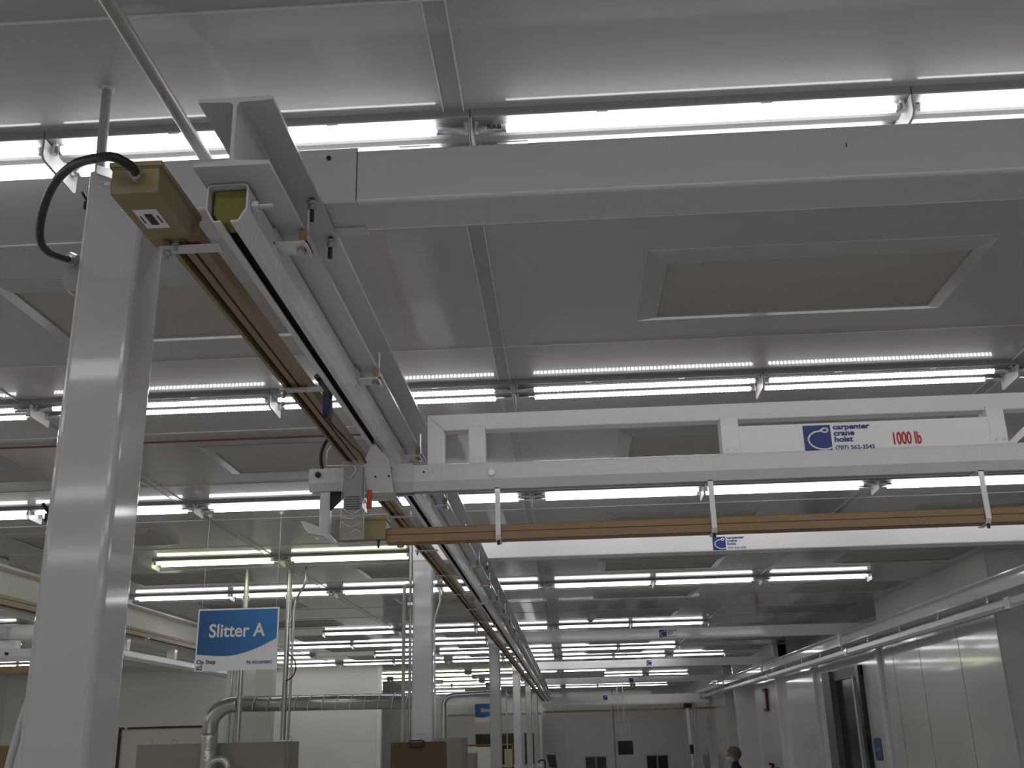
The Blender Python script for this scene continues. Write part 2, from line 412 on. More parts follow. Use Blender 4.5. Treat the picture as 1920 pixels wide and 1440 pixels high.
def logo(root, x, y, z1, s, small=False, phone=True):
    """blue hook logo with its words; x left edge, z1 top, s size of the square; faces -y"""
    sq = B(); sq.box(x, y-.0012, z1-s, x+s*.98, y, z1)
    q = sq.build('logo_square', M_blue, root, label='blue square logo with a white hook')
    pts = []
    for i in range(13):
        a = math.radians(-38-i*17.5)
        pts.append((x+s*(.66+.50*math.cos(a)), y-.003, z1-s*.56+s*.35*math.sin(a)))
    pts = pts[::1]
    # open hook: comes in from the lower right edge, round the left, up to a loop at top right
    hook = [(x+s*.98, y-.0022, z1-s*.84), (x+s*.80, y-.0022, z1-s*.90), (x+s*.52, y-.0022, z1-s*.88), (x+s*.28, y-.0022, z1-s*.76), (x+s*.16, y-.0022, z1-s*.58), (x+s*.20, y-.0022, z1-s*.40), (x+s*.38, y-.0022, z1-s*.26), (x+s*.58, y-.0022, z1-s*.22), (x+s*.74, y-.0022, z1-s*.12), (x+s*.86, y-.0022, z1-s*.14), (x+s*.87, y-.0022, z1-s*.22), (x+s*.76, y-.0022, z1-s*.27), (x+s*.60, y-.0022, z1-s*.20)]
    hk = B(); hk.tube(hook, s*.033, seg=8, smooth=5)
    for v in hk.bm.verts: v.co.y = y-.0022+(v.co.y-(y-.0022))*.03*0.05/s*s
    hk.build('logo_hook', M_txtw, q)
    if not small:
        u = (0, 0, 1); xd = (1, 0, 0); h = s*.27
        for i, wd in enumerate(('carpenter', 'crane', 'hoist')):
            text(wd, h, M_blue, root, (x+s*1.08, y, z1-s*(.17+.235*i)), xd, u, bold=h*.032, sx=1.22)
        if phone: text('(707) 562-3543', h*.78, M_blue, root, (x+s*1.08, y, z1-s*.93), xd, u, bold=h*.012, sx=1.07)
for i, (y, lab) in enumerate(BEAMS):
    x0, x1 = (-1.02, 6.0) if i == 0 else (-1.13, 4.18)
    t = thing('cross_beam', lab, 'beam', (x0, y, 2.865))
    b = B(); b.prism([(p[0]+0, p[1]) for p in round_rect(y, y+.152, 2.867, 3.018, r=.010)], 'x', x0, x1)
    b.build('box_section', M_steel if i == 0 else M_steelw, t)
    if i == 0:
        cl = B(); cl.box(-.64, y-.0025, 2.872, -.480, y, 3.022).box(-.4815, y-.0025, 2.872, -.480, y+.002, 3.022)
        cl.box(-.56, y-.005, 2.866, -.478, y+.045, 2.870).box(-.56, y+.12, 2.862, -.478, y+.165, 2.867)
        cl.build('end_clip', M_steel, t)
        B().cyl((-.552, y-.008, 2.995), (-.552, y-.004, 2.995), .006, 10).build('clip_hole', M_darkzinc, t)
        sc = B(); sc.box(.735, y-.0006, 2.957, .738, y+.0002, 2.967); sc.build('paint_scratch', M_txtdk, t)
    if i == 1: logo(t, 1.105, y, 2.972, .098)
    if i == 2: logo(t, 1.305, y, 2.994, .106)
    if i == 3: logo(t, 1.56, y, 2.992, .102, small=True)
    if i == 4: logo(t, 1.55, y, 2.985, .115, small=True)
    if i:
        e = B(); e.box(-.62, y-.006, 2.87, -.47, y, 3.01); e.build('end_clip', M_steelw, t)

# ---------------------------------------------------------------- runways (I-beam with enclosed track below)
def ibeam(b, xc, z0, z1, wd, y0, y1, tf=.009, tw=.008):
    h = wd/2; t = tw/2
    pts = [(xc-h, z0), (xc+h, z0), (xc+h, z0+tf), (xc+t+.006, z0+tf+.003), (xc+t, z0+tf+.01), (xc+t, z1-tf-.01), (xc+t+.006, z1-tf-.003), (xc+h, z1-tf), (xc+h, z1), (xc-h, z1), (xc-h, z1-tf), (xc-t-.006, z1-tf-.003), (xc-t, z1-tf-.01), (xc-t, z0+tf+.01), (xc-t-.006, z0+tf+.003), (xc-h, z0+tf)]
    b.prism(pts, 'y', y0, y1)
def track_profile(c, z0, z1, wd, slot=.020, t=.0042, r=.010):
    h = wd/2; ch = wd*.20; cz = (z1-z0)*.34
    outer = [(slot/2, z0), (h-ch, z0), (h-.003, z0+cz*.82), (h, z0+cz), (h, z1-r), (h-r*.3, z1-r*.3), (h-r, z1)]
    inner = [(h-r-.001, z1-t), (h-t-.002, z1-t-.002), (h-t, z1-r-.001), (h-t, z0+cz+.001), (h-ch-t*.4, z0+t), (slot/2, z0+t)]
    right_o = outer; left_o = [(-x, z) for x, z in outer]
    right_i = inner; left_i = [(-x, z) for x, z in inner]
    pts = right_o + left_o[::-1] + left_i[::-1] + right_i
    # order: slot right outer up to top right, top left down to slot left, inner back
    pts = right_o + left_o[::-1] + left_i[::-1][:] + right_i[:]
    return [(c+x, z) for x, z in pts]
def track_y(b, c, z0, z1, wd, y0, y1):
    h = [(p[0], p[1]) for p in track_profile(c, z0, z1, wd)]
    b.prism(h, 'y', y0, y1)
XR = -.638
rw = tag(B().box(0, 0, 0, .001, .001, .001).build('dummy', M_steel), 'x', 'x'); bpy.data.objects.remove(rw)
t = thing('runway_beam', 'long grey I-beam running away above the left crane track', 'beam', (XR, 1.784, 2.703))
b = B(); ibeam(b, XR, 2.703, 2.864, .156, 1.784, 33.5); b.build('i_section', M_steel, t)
for yb in (2.20, 2.405, 7.71, 15.06, 21.36, 27.8):
    q = B(); xx = -.578
    q.cyl((xx, yb, 2.855), (xx, yb, 2.795), .0062, 10); q.build('bolt', M_darkzinc, t)
    q = B(); q.cyl((xx, yb, 2.846), (xx, yb, 2.838), .014, 12).cyl((xx, yb, 2.838), (xx, yb, 2.824), .0105, 6); q.build('nut', M_zinc, t)
XT = -.664
t = thing('crane_track', 'enclosed grey crane track with a dark slot under the left I-beam', 'crane track', (XT, 1.85, 2.612))
RUN = t
b = B(); track_y(b, XT, 2.612, 2.701, .088, 1.85, 33.2); b.build('track_section', M_track, t)
B().prism([(XT-.036, 2.645), (XT-.020, 2.6365), (XT+.020, 2.6365), (XT+.036, 2.645), (XT+.036, 2.648), (XT-.036, 2.648)], 'y', 1.94, 33.1).build('slot_dark_strip', mat('slot_strip_dark', (.02, .026, .026), .6), t)  # added dark strip; its near-black colour makes the lit slot look dark inside
b = B(); b.prism([(XT-.033, 2.642), (XT-.022, 2.62), (XT+.022, 2.62), (XT+.034, 2.64), (XT+.034, 2.694), (XT-.033, 2.694)], 'y', 1.866, 1.915); b.build('end_bumper', M_yellow, t, bevel=.003)
b = B(); b.cyl((-.625, 1.88, 2.662), (-.575, 1.88, 2.662), .006, 10); b.cyl((-.619, 1.88, 2.662), (-.605, 1.88, 2.662), .012, 6); b.cyl((-.621, 1.88, 2.662), (-.618, 1.88, 2.662), .015, 12)
b.build('stop_bolt', M_zinc, t)
def clamp(y):
    c = B(); c.box(-.622, y-.03, 2.658, -.545, y+.03, 2.663).box(-.622, y-.03, 2.640, -.617, y+.03, 2.700).box(-.549, y-.03, 2.648, -.545, y+.03, 2.663)
    k = c.build('track_clamp', M_track, t)
    B().cyl((-.553, y, 2.640), (-.553, y, 2.755), .0045, 8).cyl((-.565, y, 2.657), (-.565, y, 2.648), .011, 6).build('clamp_bolt', M_zinc, k)
    B().box(-.570, y-.010, 2.664, -.551, y+.010, 2.700).build('spacer', M_spacer, k)
for i in range(12): clamp(2.075+.925*i)
# splice plates of the track every few metres and a glossy collar
for y in (8.2, 14.6, 21.0, 27.4):
    B().box(XT-.05, y, 2.61, XT+.05, y+.12, 2.70).build('splice_sleeve', M_track, t)

# tan conductor bar and its straps
t = thing('conductor_bar', 'tan grooved conductor bar running away beside the left crane track', 'conductor bar', (-.785, 1.96, 2.615))
def comb(c, z0, z1, wd):
    h = wd/2
    g = [(-h, z0), (-h+.010, z0), (-h+.010, z0+.018), (-h+.024, z0+.018), (-h+.024, z0+.004), (.000, z0+.004), (.000, z0+.002), (.006, z0+.002), (.006, z0+.018), (.014, z0+.018), (.014, z0), (h, z0), (h, z1-.006), (h-.006, z1), (-h+.006, z1), (-h, z1-.006)]
    return [(c+x, z) for x, z in g]
b = B(); b.prism(comb(-.786, 2.617, 2.655, .075), 'y', 1.93, 33.0); b.build('bar_body', M_brown, t)
b = B(); b.box(-.8125, 1.94, 2.632, -.8005, 32.9, 2.636).box(-.7795, 1.94, 2.632, -.7725, 32.9, 2.636); b.build('conductor_strip', M_slot, t)
for i in range(14):
    y = 1.955+.95*i
    s = B(); s.box(-.835, y-.016, 2.606, -.706, y+.016, 2.611)
    so = s.build('strap', M_steel, t)
    if i < 6: B().cyl((-.824, y, 2.585), (-.824, y, 2.612), .0045, 8).cyl((-.824, y, 2.594), (-.824, y, 2.602), .009, 6).build('strap_bolt', M_zinc, so)
# tan feed box
t = thing('feed_box', 'tan metal junction box on the near end of the conductor bar', 'electrical box', (-.81, 1.735, 2.62))
b = B(); b.box(-.857, 1.735, 2.622, -.762, 1.968, 2.678); b.build('box_body', M_box, t, bevel=.002)
b = B(); b.box(-.862, 1.730, 2.679, -.757, 1.965, 2.690).box(-.859, 1.733, 2.676, -.760, 1.962, 2.680); b.build('lid', M_box, t, bevel=.001)
b = B(); b.box(-.838, 1.80, 2.6208, -.790, 1.878, 2.6225); lb = b.build('box_label', M_signw, t, label='white sticker with a black square')
B().box(-.822, 1.818, 2.6200, -.806, 1.862, 2.6212).build('label_print', M_txtdk, lb)
for x in (-.832, -.797): B().box(x-.0015, 1.825, 2.6200, x+.0015, 1.855, 2.6212).build('label_print', M_txtdk, lb)
B().cyl((-.862, 1.75, 2.652), (-.875, 1.75, 2.652), .007, 6).cyl((-.875, 1.75, 2.652), (-.882, 1.75, 2.652), .004, 8).build('side_screw', M_zinc, t)
B().cyl((-.80, 1.94, 2.622), (-.80, 1.94, 2.596), .0045, 8).cyl((-.80, 1.94, 2.622), (-.80, 1.94, 2.612), .009, 6).build('bottom_screw', M_zinc, t)
B().cyl((-.805, 1.737, 2.655), (-.808, 1.70, 2.662), .013, 12).cyl((-.806, 1.728, 2.657), (-.8065, 1.716, 2.659), .0165, 6).build('cable_gland', M_zinc, t)
# mounting strut from column head to the box
t = tag(B().prism([(-.008, -.012), (.008, -.012), (.008, .012), (-.008, .012)], 'z', 0, 1).build('x', M_steel), 'x', 'x'); bpy.data.objects.remove(t)
b = B()
p0 = Vector((-1.158, 2.27, 3.012)); p1 = Vector((-.855, 1.80, 2.695)); d = (p1-p0).normalized(); sd = d.cross(Vector((0, 0, 1))).normalized(); uu = sd.cross(d)
vs = []
for p in (p0, p1):
    for a, c in ((-1, -1), (1, -1), (1, 1), (-1, 1)): vs.append(b.bm.verts.new(p+sd*a*.007+uu*c*.010))
for f in ((0, 1, 2, 3), (4, 5, 6, 7), (0, 1, 5, 4), (1, 2, 6, 5), (2, 3, 7, 6), (3, 0, 4, 7)): b.bm.faces.new([vs[i] for i in f])
tag(b.build('mounting_strut', M_steel, loc=p0), 'short painted strut from the nearest column head to the tan box', 'bracket')
# black cable, side box, conduit on the nearest column
t = thing('power_cable', 'thick black cable looping from the tan box to the column', 'cable', (-.81, 1.70, 2.66))
b = B(); b.tube([(-.8065, 1.722, 2.658), (-.797, 1.70, 2.653), (-.805, 1.675, 2.655), (-.830, 1.67, 2.665), (-.875, 1.7, 2.682), (-.948, 1.76, 2.709), (-1.027, 1.84, 2.721), (-1.095, 1.93, 2.718), (-1.144, 2.01, 2.71), (-1.176, 2.08, 2.707), (-1.193, 2.15, 2.717), (-1.207, 2.23, 2.745), (-1.222, 2.30, 2.772)], .0092, seg=12, smooth=6)
b.build('cable', M_black, t)
B().cyl((-1.219, 2.285, 2.765), (-1.213, 2.325, 2.786), .013, 10).cyl((-1.217, 2.300, 2.773), (-1.2155, 2.310, 2.779), .0175, 6).build('connector', M_zinc, t)
t = thing('conduit_box', 'small rounded grey conduit box on the left side of the nearest column', 'electrical box', (-1.20, 2.33, 2.70))
b = B(); b.prism(round_rect(-1.234, -1.177, 2.69, 2.80, r=.022, k=5), 'y', 2.31, 2.37)
b.build('box_body', M_fframe, t, bevel=.003)
b = B(); b.cyl((-1.186, 2.34, 2.80), (-1.186, 2.34, 2.985), .007, 10).cyl((-1.186, 2.34, 2.69), (-1.186, 2.34, 1.2), .007, 10); b.build('conduit', M_steel, t)
b = B(); b.cyl((-1.186, 2.34, 2.665), (-1.186, 2.34, 2.69), .011, 6).cyl((-1.186, 2.34, 2.80), (-1.186, 2.34, 2.83), .011, 6); b.build('conduit_coupling', M_zinc, t)
for z in (2.945, 2.118):
    b = B(); b.box(-1.215, 2.325, z-.012, -1.178, 2.355, z+.008).cyl((-1.205, 2.335, z+.004), (-1.215, 2.31, z+.028), .004, 8); b.build('conduit_clamp', M_darkzinc if z > 2.5 else M_black, t)
t = thing('hose_pair', 'pair of grey hoses hanging down the left edge of the nearest column', 'hose', (-1.2, 2.4, -H))
for dx in (0, .019):
    b = B(); b.tube([(-1.19+dx*.3, 2.37, 2.05), (-1.20+dx*.4, 2.38, 1.90), (-1.225+dx*.6, 2.40, 1.76), (-1.252+dx, 2.40, 1.64), (-1.268+dx, 2.40, 1.50), (-1.26+dx, 2.40, 1.2), (-1.23+dx, 2.39, .6), (-1.2+dx, 2.38, -H+.02)], .009, seg=10, smooth=6); b.build('hose', M_steel, t)
# pipes near the first beam
t = thing('drop_pipe', 'short vertical grey pipe from the ceiling to the nearest column', 'pipe', (-1.15, 2.30, ZC))
B().cyl((-1.157, 2.262, ZC), (-1.150, 2.262, 2.995), .0125, 14).build('pipe_body', M_pvc, t, smooth=False)
B().cyl((-1.157, 2.262, ZC), (-1.157, 2.262, ZC-.006), .02, 14).build('collar', M_seam, t)
t = thing('long_pipe', 'long grey pipe slanting overhead above the cross beam at upper left', 'pipe', (-.9, 2, 3.08))
B().cyl((-.905, .9, 3.085), (-.918, 3.1, 3.085), .0165, 18).build('pipe_body', M_pvc, t)
B().cyl((-.915, 2.95, 3.085), (-.915, 2.95, ZC), .006, 10).cyl((-.905, 1.2, 3.085), (-.905, 1.2, ZC), .006, 10).build('pipe_hanger', M_zinc, t)

t = thing('ceiling_pipe', 'thin dark red pipe running across the ceiling left of the rail', 'pipe', (-.9, 5.53, ZC))
B().cyl((-9, 5.53, ZC-.012), (-.72, 5.53, ZC-.012), .006, 8).build('pipe_body', mat('dark_red_pipe', lin(120, 75, 70), .5), t)
B().box(-2.60, 5.515, ZC-.02, -2.585, 5.545, ZC).build('pipe_clip', M_seam, t)
# right runway
XW = 3.9
t = thing('runway_beam', 'long white I-beam along the right wall above its track', 'beam', (XW, 3, 2.74))
b = B(); ibeam(b, XW, 2.715, 2.864, .150, 3, 33.5); b.build('i_section', M_steelw, t)
for y in (8.5, 15.06, 21.36, 27.8):
    B().box(XW-.09, y-.05, 2.70, XW-.06, y+.05, 2.90).build('beam_clip', M_steelw, t)
t = thing('crane_track', 'enclosed white crane track hung along the right wall', 'crane track', (XW, 3, 2.57))
b = B(); b.prism(track_profile(XW, 2.565, 2.655, .090), 'y', 3, 33.2); b.build('track_section', M_track, t)
for i in range(18):
    y = 8.4+1.33*i
    c = B(); c.box(XW-.075, y-.03, 2.655, XW+.06, y+.03, 2.661).cyl((XW-.062, y, 2.645), (XW-.062, y, 2.735), .005, 8).cyl((XW-.062, y, 2.66), (XW-.062, y, 2.672), .012, 6)
    c.build('track_clamp', M_zinc, t)
for y in (9.3, 14.9, 20.9, 27):
    B().box(XW-.052, y, 2.56, XW+.052, y+.10, 2.662).build('splice_sleeve', M_steelw, t)

# left bay runway with bars
XL = -4.55
t = thing('runway_beam', 'deep cream I-beam of the far left bay seen behind the nearest column', 'beam', (XL, 4, 2.7))
b = B(); ibeam(b, XL, 2.66, 3.0, .20, 4, 16.4, tf=.016, tw=.012); b.build('i_section', M_wallw, t)
t = thing('conductor_bar', 'tan conductor bar on the cream I-beam of the far left bay', 'conductor bar', (XL+.1, 4, 2.7))
b = B(); b.prism(comb(XL+.155, 2.675, 2.72, .075), 'y', 4, 16.2); b.build('bar_body', M_brown, t)
B().box(XL+.118, 4, 2.72, XL+.192, 16.2, 2.745).build('bar_cover', M_box, t)
for i in range(6):
    y = 7.6+1.6*i
    B().cyl((XL+.16, y, 2.64), (XL+.16, y, 2.70), .005, 8).box(XL, y-.02, 2.668, XL+.19, y+.02, 2.674).build('strap', M_steelw, t)
t = thing('crane_track', 'enclosed white crane track of the far left bay', 'crane track', (XL, 4, 2.45))
b = B(); b.prism(track_profile(XL+.03, 2.445, 2.54, .10), 'y', 4, 16.0); b.build('track_section', M_track, t)
for i in range(7):
    y = 6.6+1.33*i
    B().box(XL-.02, y-.04, 2.54, XL+.07, y+.04, 2.66).build('track_hanger', M_steelw, t)
# left bay crane bridge glimpsed left of the column
t = thing('crane_bridge', 'white crane bridge of the left bay at the left picture edge', 'crane', (-6, 8.3, 2.3))
b = B(); b.cyl((-7.5, 8.3, 2.545), (-4.25, 8.3, 2.50), .062, 20); b.build('bridge_tube', M_steelw, t)
b = B(); b.box(-7.5, 8.26, 2.37, -4.42, 8.34, 2.44); b.build('web_plate', M_steelw, t)
b = B(); b.prism(track_profile(8.3, 2.275, 2.37, .095), 'x', -7.5, -4.25); b.build('track_section', M_track, t)
B().cyl((-4.47, 8.24, 2.33), (-4.47, 8.22, 2.33), .012, 8).build('bolt', M_darkzinc, t)
b = B(); b.box(-7.5, 8.26, 2.185, -4.3, 8.33, 2.235); b.build('conductor_bar', M_brown, t)

# ---------------------------------------------------------------- crane bridge across the view
YB = 3.6
t = thing('crane_bridge', 'white crane bridge with a 1000 lb plate spanning the middle of the view', 'crane', (-.5, YB, 2.44))
BR = t
b = B(); b.prism(track_profile(YB, 2.440, 2.534, .088, slot=.018), 'x', -.53, 3.84); b.build('track_section', M_track, t)
fr = B()
fy0, fy1 = YB-.028, YB+.028
fr.prism([(-.415, 2.722-.062), (3.78, 2.722-.062), (3.78, 2.722), (-.477, 2.722)], 'y', fy0, fy1); fr.build('top_rail', M_steelw, t, bevel=.004)
B().prism([(-.477, 2.533), (-.415, 2.533), (-.415, 2.660), (-.477, 2.722)], 'y', fy0, fy1).build('end_post', M_steelw, t, bevel=.004)
for (a, c) in ((-.326, -.266), (.578, .641), (1.512, 1.572), (2.4, 2.46), (3.3, 3.36)):
    u = B(); u.box(a, YB-.041, 2.531, c, YB+.034, 2.672)
    uo = u.build('upright', M_steelw, t, bevel=.003)
    s = B()
    for x in (a+.018, c-.016): s.cyl((x, YB-.041, 2.549), (x, YB-.0445, 2.549), .0045, 8)
    s.build('screw', M_zinc, uo)
B().box(.641, YB-.037, 2.531, 1.512, YB-.031, 2.632).build('name_plate', M_steelw, t, label='white name plate with crane logo')
logo(t, .866, YB-.037, 2.624, .098)
text('1000 lb', .062, M_red, t, (1.171, YB-.037, 2.545), (1, 0, 0), (0, 0, 1), bold=.0013, sx=.56)
b = B(); b.prism([(1.572, 2.534), (1.60, 2.534), (1.76, 2.660), (1.72, 2.660)], 'y', YB-.02, YB+.02); b.build('brace', M_steelw, t)
B().cyl((-.245, YB-.043, 2.493), (-.245, YB-.052, 2.493), .0115, 16).build('stop_bolt', M_zinc, t)
B().cyl((-.487, YB-.0445, 2.505), (-.487, YB-.0452, 2.505), .004, 10).build('hole', M_txtdk, t)
# end truck hanging in the left track
t = thing('end_truck', 'grey end truck hanging the crane bridge from the left track', 'crane truck', (-.66, YB, 2.44))
b = B(); b.prism(track_profile(YB, 2.437, 2.540, .10, slot=.03, t=.005), 'x', -.60, -.527); b.build('sleeve', M_steel, t)
b = B(); b.prism(track_profile(YB, 2.452, 2.534, .085, slot=.02), 'x', -.902, -.60); b.build('arm_tube', M_steel, t)
b = B(); b.prism([(-.690, 2.437), (-.592, 2.437), (-.606, 2.545), (-.655, 2.600), (-.668, 2.600), (-.694, 2.545)], 'y', YB-.062, YB-.055)
for v in b.bm.verts: v.co.y -= (v.co.z-2.437)*.22
b.build('hanger_plate', M_steel, t, bevel=.002)
b = B(); b.prism([(-.690, 2.437), (-.592, 2.437), (-.606, 2.545), (-.655, 2.600), (-.668, 2.600), (-.694, 2.545)], 'y', YB+.060, YB+.068); b.build('hanger_plate', M_steel, t)
b = B(); b.box(-.690, YB-.068, 2.430, -.592, YB+.068, 2.437); b.box(-.668, YB-.06, 2.585, -.656, YB+.06, 2.66); b.build('yoke', M_steel, t)
b = B(); b.cyl((-.69, YB-.02, 2.645), (-.636, YB-.02, 2.645), .018, 14); b.build('trolley_wheel', M_darkzinc, t)
for x, z in ((-.655, 2.487), (-.608, 2.487)): B().cyl((x, YB-.072, z), (x, YB-.0745, z), .004, 8).build('hole', M_txtdk, t)
B().cyl((-.585, YB-.0505, 2.503), (-.585, YB-.0515, 2.503), .007, 12).build('weld_plug', M_zinc, t)
b = B(); b.cyl((-.868, YB-.043, 2.508), (-.868, YB-.054, 2.508), .011, 6).cyl((-.868, YB-.043, 2.508), (-.868, YB-.062, 2.508), .005, 10); b.build('bolt', M_darkzinc, t)
b = B(); b.box(-.865, YB-.02, 2.28, -.829, YB+.02, 2.452); b.build('drop_post', M_steel, t, bevel=.002)
b = B(); b.prism([(-.829, 2.452), (-.76, 2.452), (-.829, 2.385)], 'y', YB-.003, YB+.003); b.build('gusset', M_darkzinc, t)
b = B(); b.prism([(-.865, 2.325), (-.829, 2.30), (-.80, 2.2675), (-.615, 2.2675), (-.615, 2.260), (-.80, 2.260), (-.845, 2.29), (-.90, 2.302), (-.93, 2.345), (-.915, 2.345)], 'y', YB-.03, YB+.03); b.build('sheet_bracket', M_steel, t)
# wire arm and cable up to the collector on the tan rail
b = B(); b.tube([(-.66, YB-.02, 2.542), (-.845, YB-.02, 2.548), (-.845, YB-.02, 2.60), (-.83, YB+.0, 2.635)], .003, seg=8, smooth=0); b.build('wire_arm', M_signw, t)
b = B(); b.tube([(-.857, YB-.03, 2.532), (-.864, YB-.03, 2.56), (-.862, YB-.03, 2.60), (-.845, YB-.01, 2.65), (-.80, YB-.01, 2.668)], .006, seg=8, smooth=5); b.build('black_lead', M_black, t)
# collector trolley on the tan bar
t = thing('collector_trolley', 'black and blue collector trolley riding the tan bar by the crane truck', 'trolley', (-.745, 3.15, 2.60))
b = B(); b.prism([(-.762, 2.700), (-.745, 2.708), (-.718, 2.702), (-.713, 2.66), (-.722, 2.615), (-.742, 2.62), (-.745, 2.66), (-.758, 2.68)], 'y', 3.06, 3.09); b.build('collector_body', M_black, t, bevel=.004)
b = B(); b.box(-.740, 3.05, 2.572, -.718, 3.10, 2.63); b.build('blue_shoe', mat('blue_plastic', lin(50, 62, 110), .4), t, bevel=.003)
b = B(); b.cyl((-.76, 3.045, 2.70), (-.76, 3.105, 2.70), .009, 10).cyl((-.728, 3.05, 2.57), (-.728, 3.10, 2.57), .008, 10).tube([(-.735, 3.07, 2.57), (-.72, 3.15, 2.56), (-.70, 3.28, 2.545), (-.69, 3.42, 2.545), (-.69, 3.53, 2.535)], .004, seg=8); b.build('trolley_lead', M_black, t)
# clear document sleeve and red tag on the truck
M_clear = mat('clear_plastic', (.55, .55, .53), .10, alpha=.38, bump=.5, bscale=25, var=0)
t = thing('document_sleeve', 'clear plastic document sleeve hanging on the crane truck', 'document sleeve', (-.73, 3.52, 2.27))
b = B(); pts = []
for i in range(9):
    z = 2.540-.276*i/8; pts.append((3.520+.004*math.sin(i*1.1), z))
for a, c in zip(pts, pts[1:]):
    b.poly([(-.7705, a[0], a[1]), (-.6915, a[0], a[1]), (-.6915, c[0], c[1]), (-.7705, c[0], c[1])])
    b.poly([(-.7705, a[0]+.004, a[1]), (-.6915, a[0]+.004, a[1]), (-.6915, c[0]+.004, c[1]), (-.7705, c[0]+.004, c[1])])
b.build('sleeve_film', M_clear, t)
b = B(); b.box(-.764, 3.512, 2.355, -.699, 3.513, 2.525); b.build('paper_sheet', mat('grey_paper', (.34, .35, .35), .7, var=.15, vscale=40), t)
b = B()
for k in range(6): b.box(-.757, 3.5105, 2.412-.0085*k, -.706+.004*(k % 2), 3.5115, 2.4145-.0085*k)
b.build('printed_lines', M_txtdk, t)
b = B()
for (zz, dz, a, c) in ((2.375, -.022, -.768, -.695), (2.345, -.010, -.762, -.715), (2.325, -.018, -.768, -.700), (2.285, .012, -.735, -.70)):
    b.tube([(a+(c-a)*q/6, 3.508, zz+dz*math.sin(math.pi*q/6)) for q in range(7)], .0011, seg=6)
b.tube([(-.731, 3.508, 2.527), (-.724, 3.508, 2.514), (-.727, 3.508, 2.50), (-.742, 3.508, 2.482), (-.752, 3.508, 2.484)], .0013, seg=6)
b.tube([(-.770, 3.508, 2.54), (-.7705, 3.508, 2.42), (-.7715, 3.508, 2.266), (-.69, 3.508, 2.268), (-.6895, 3.508, 2.41), (-.690, 3.508, 2.54), (-.770, 3.508, 2.54)], .0010, seg=6, smooth=0)
b.build('film_edges', M_txtw, t)
b = B(); b.box(-.686, 3.53, 2.375, -.668, 3.54, 2.44); o = b.build('warning_tag', M_tagred, loc=(-.677, 3.535, 2.44), bevel=.002); tag(o, 'small orange red tag hanging beside the clear sleeve', 'tag')
# conductor bar of the bridge with box and hangers
t = thing('conductor_bar', 'brown conductor bar hanging level below the crane bridge', 'conductor bar', (-.6, YB, 2.255))
b = B(); g = [(YB-.035, 2.258), (YB-.035, 2.282), (YB-.032, 2.284), (YB-.035, 2.286), (YB-.035, 2.305), (YB-.030, 2.309), (YB+.035, 2.309), (YB+.035, 2.258), (YB+.014, 2.258), (YB+.014, 2.275), (YB+.006, 2.275), (YB+.006, 2.258), (YB-.012, 2.258), (YB-.012, 2.275), (YB-.024, 2.275), (YB-.024, 2.258)]
b.prism(g, 'x', -.622, 4.0); b.build('bar_body', M_brown, t)
for x in (-.225, .524, 1.455, 2.4, 3.3):
    s = B(); s.box(x-.009, YB-.046, 2.27, x+.009, YB-.042, 2.44).prism([(YB-.046, 2.27), (YB-.042, 2.27), (YB-.028, 2.256), (YB+.04, 2.256), (YB+.04, 2.252), (YB-.030, 2.252)], 'x', x-.009, x+.009)
    s.box(x-.009, YB-.046, 2.435, x+.009, YB+.03, 2.439)
    so = s.build('hanger_strap', M_steelw, t)
    B().cyl((x, YB-.030, 2.238), (x, YB-.030, 2.254), .0055, 8).build('hanger_bolt', M_darkzinc, so)
t = thing('feed_box', 'tan feed box at the left end of the bridge conductor bar', 'electrical box', (-.72, YB, 2.262))
b = B(); b.box(-.795, YB-.05, 2.268, -.620, YB+.04, 2.340); b.build('box_body', M_box, t, bevel=.002)
b = B(); b.box(-.80, YB-.054, 2.337, -.616, YB+.044, 2.345); b.build('lid', M_box, t)
B().cyl((-.648, YB-.03, 2.268), (-.648, YB-.03, 2.24), .004, 8).build('drain_screw', M_darkzinc, t)

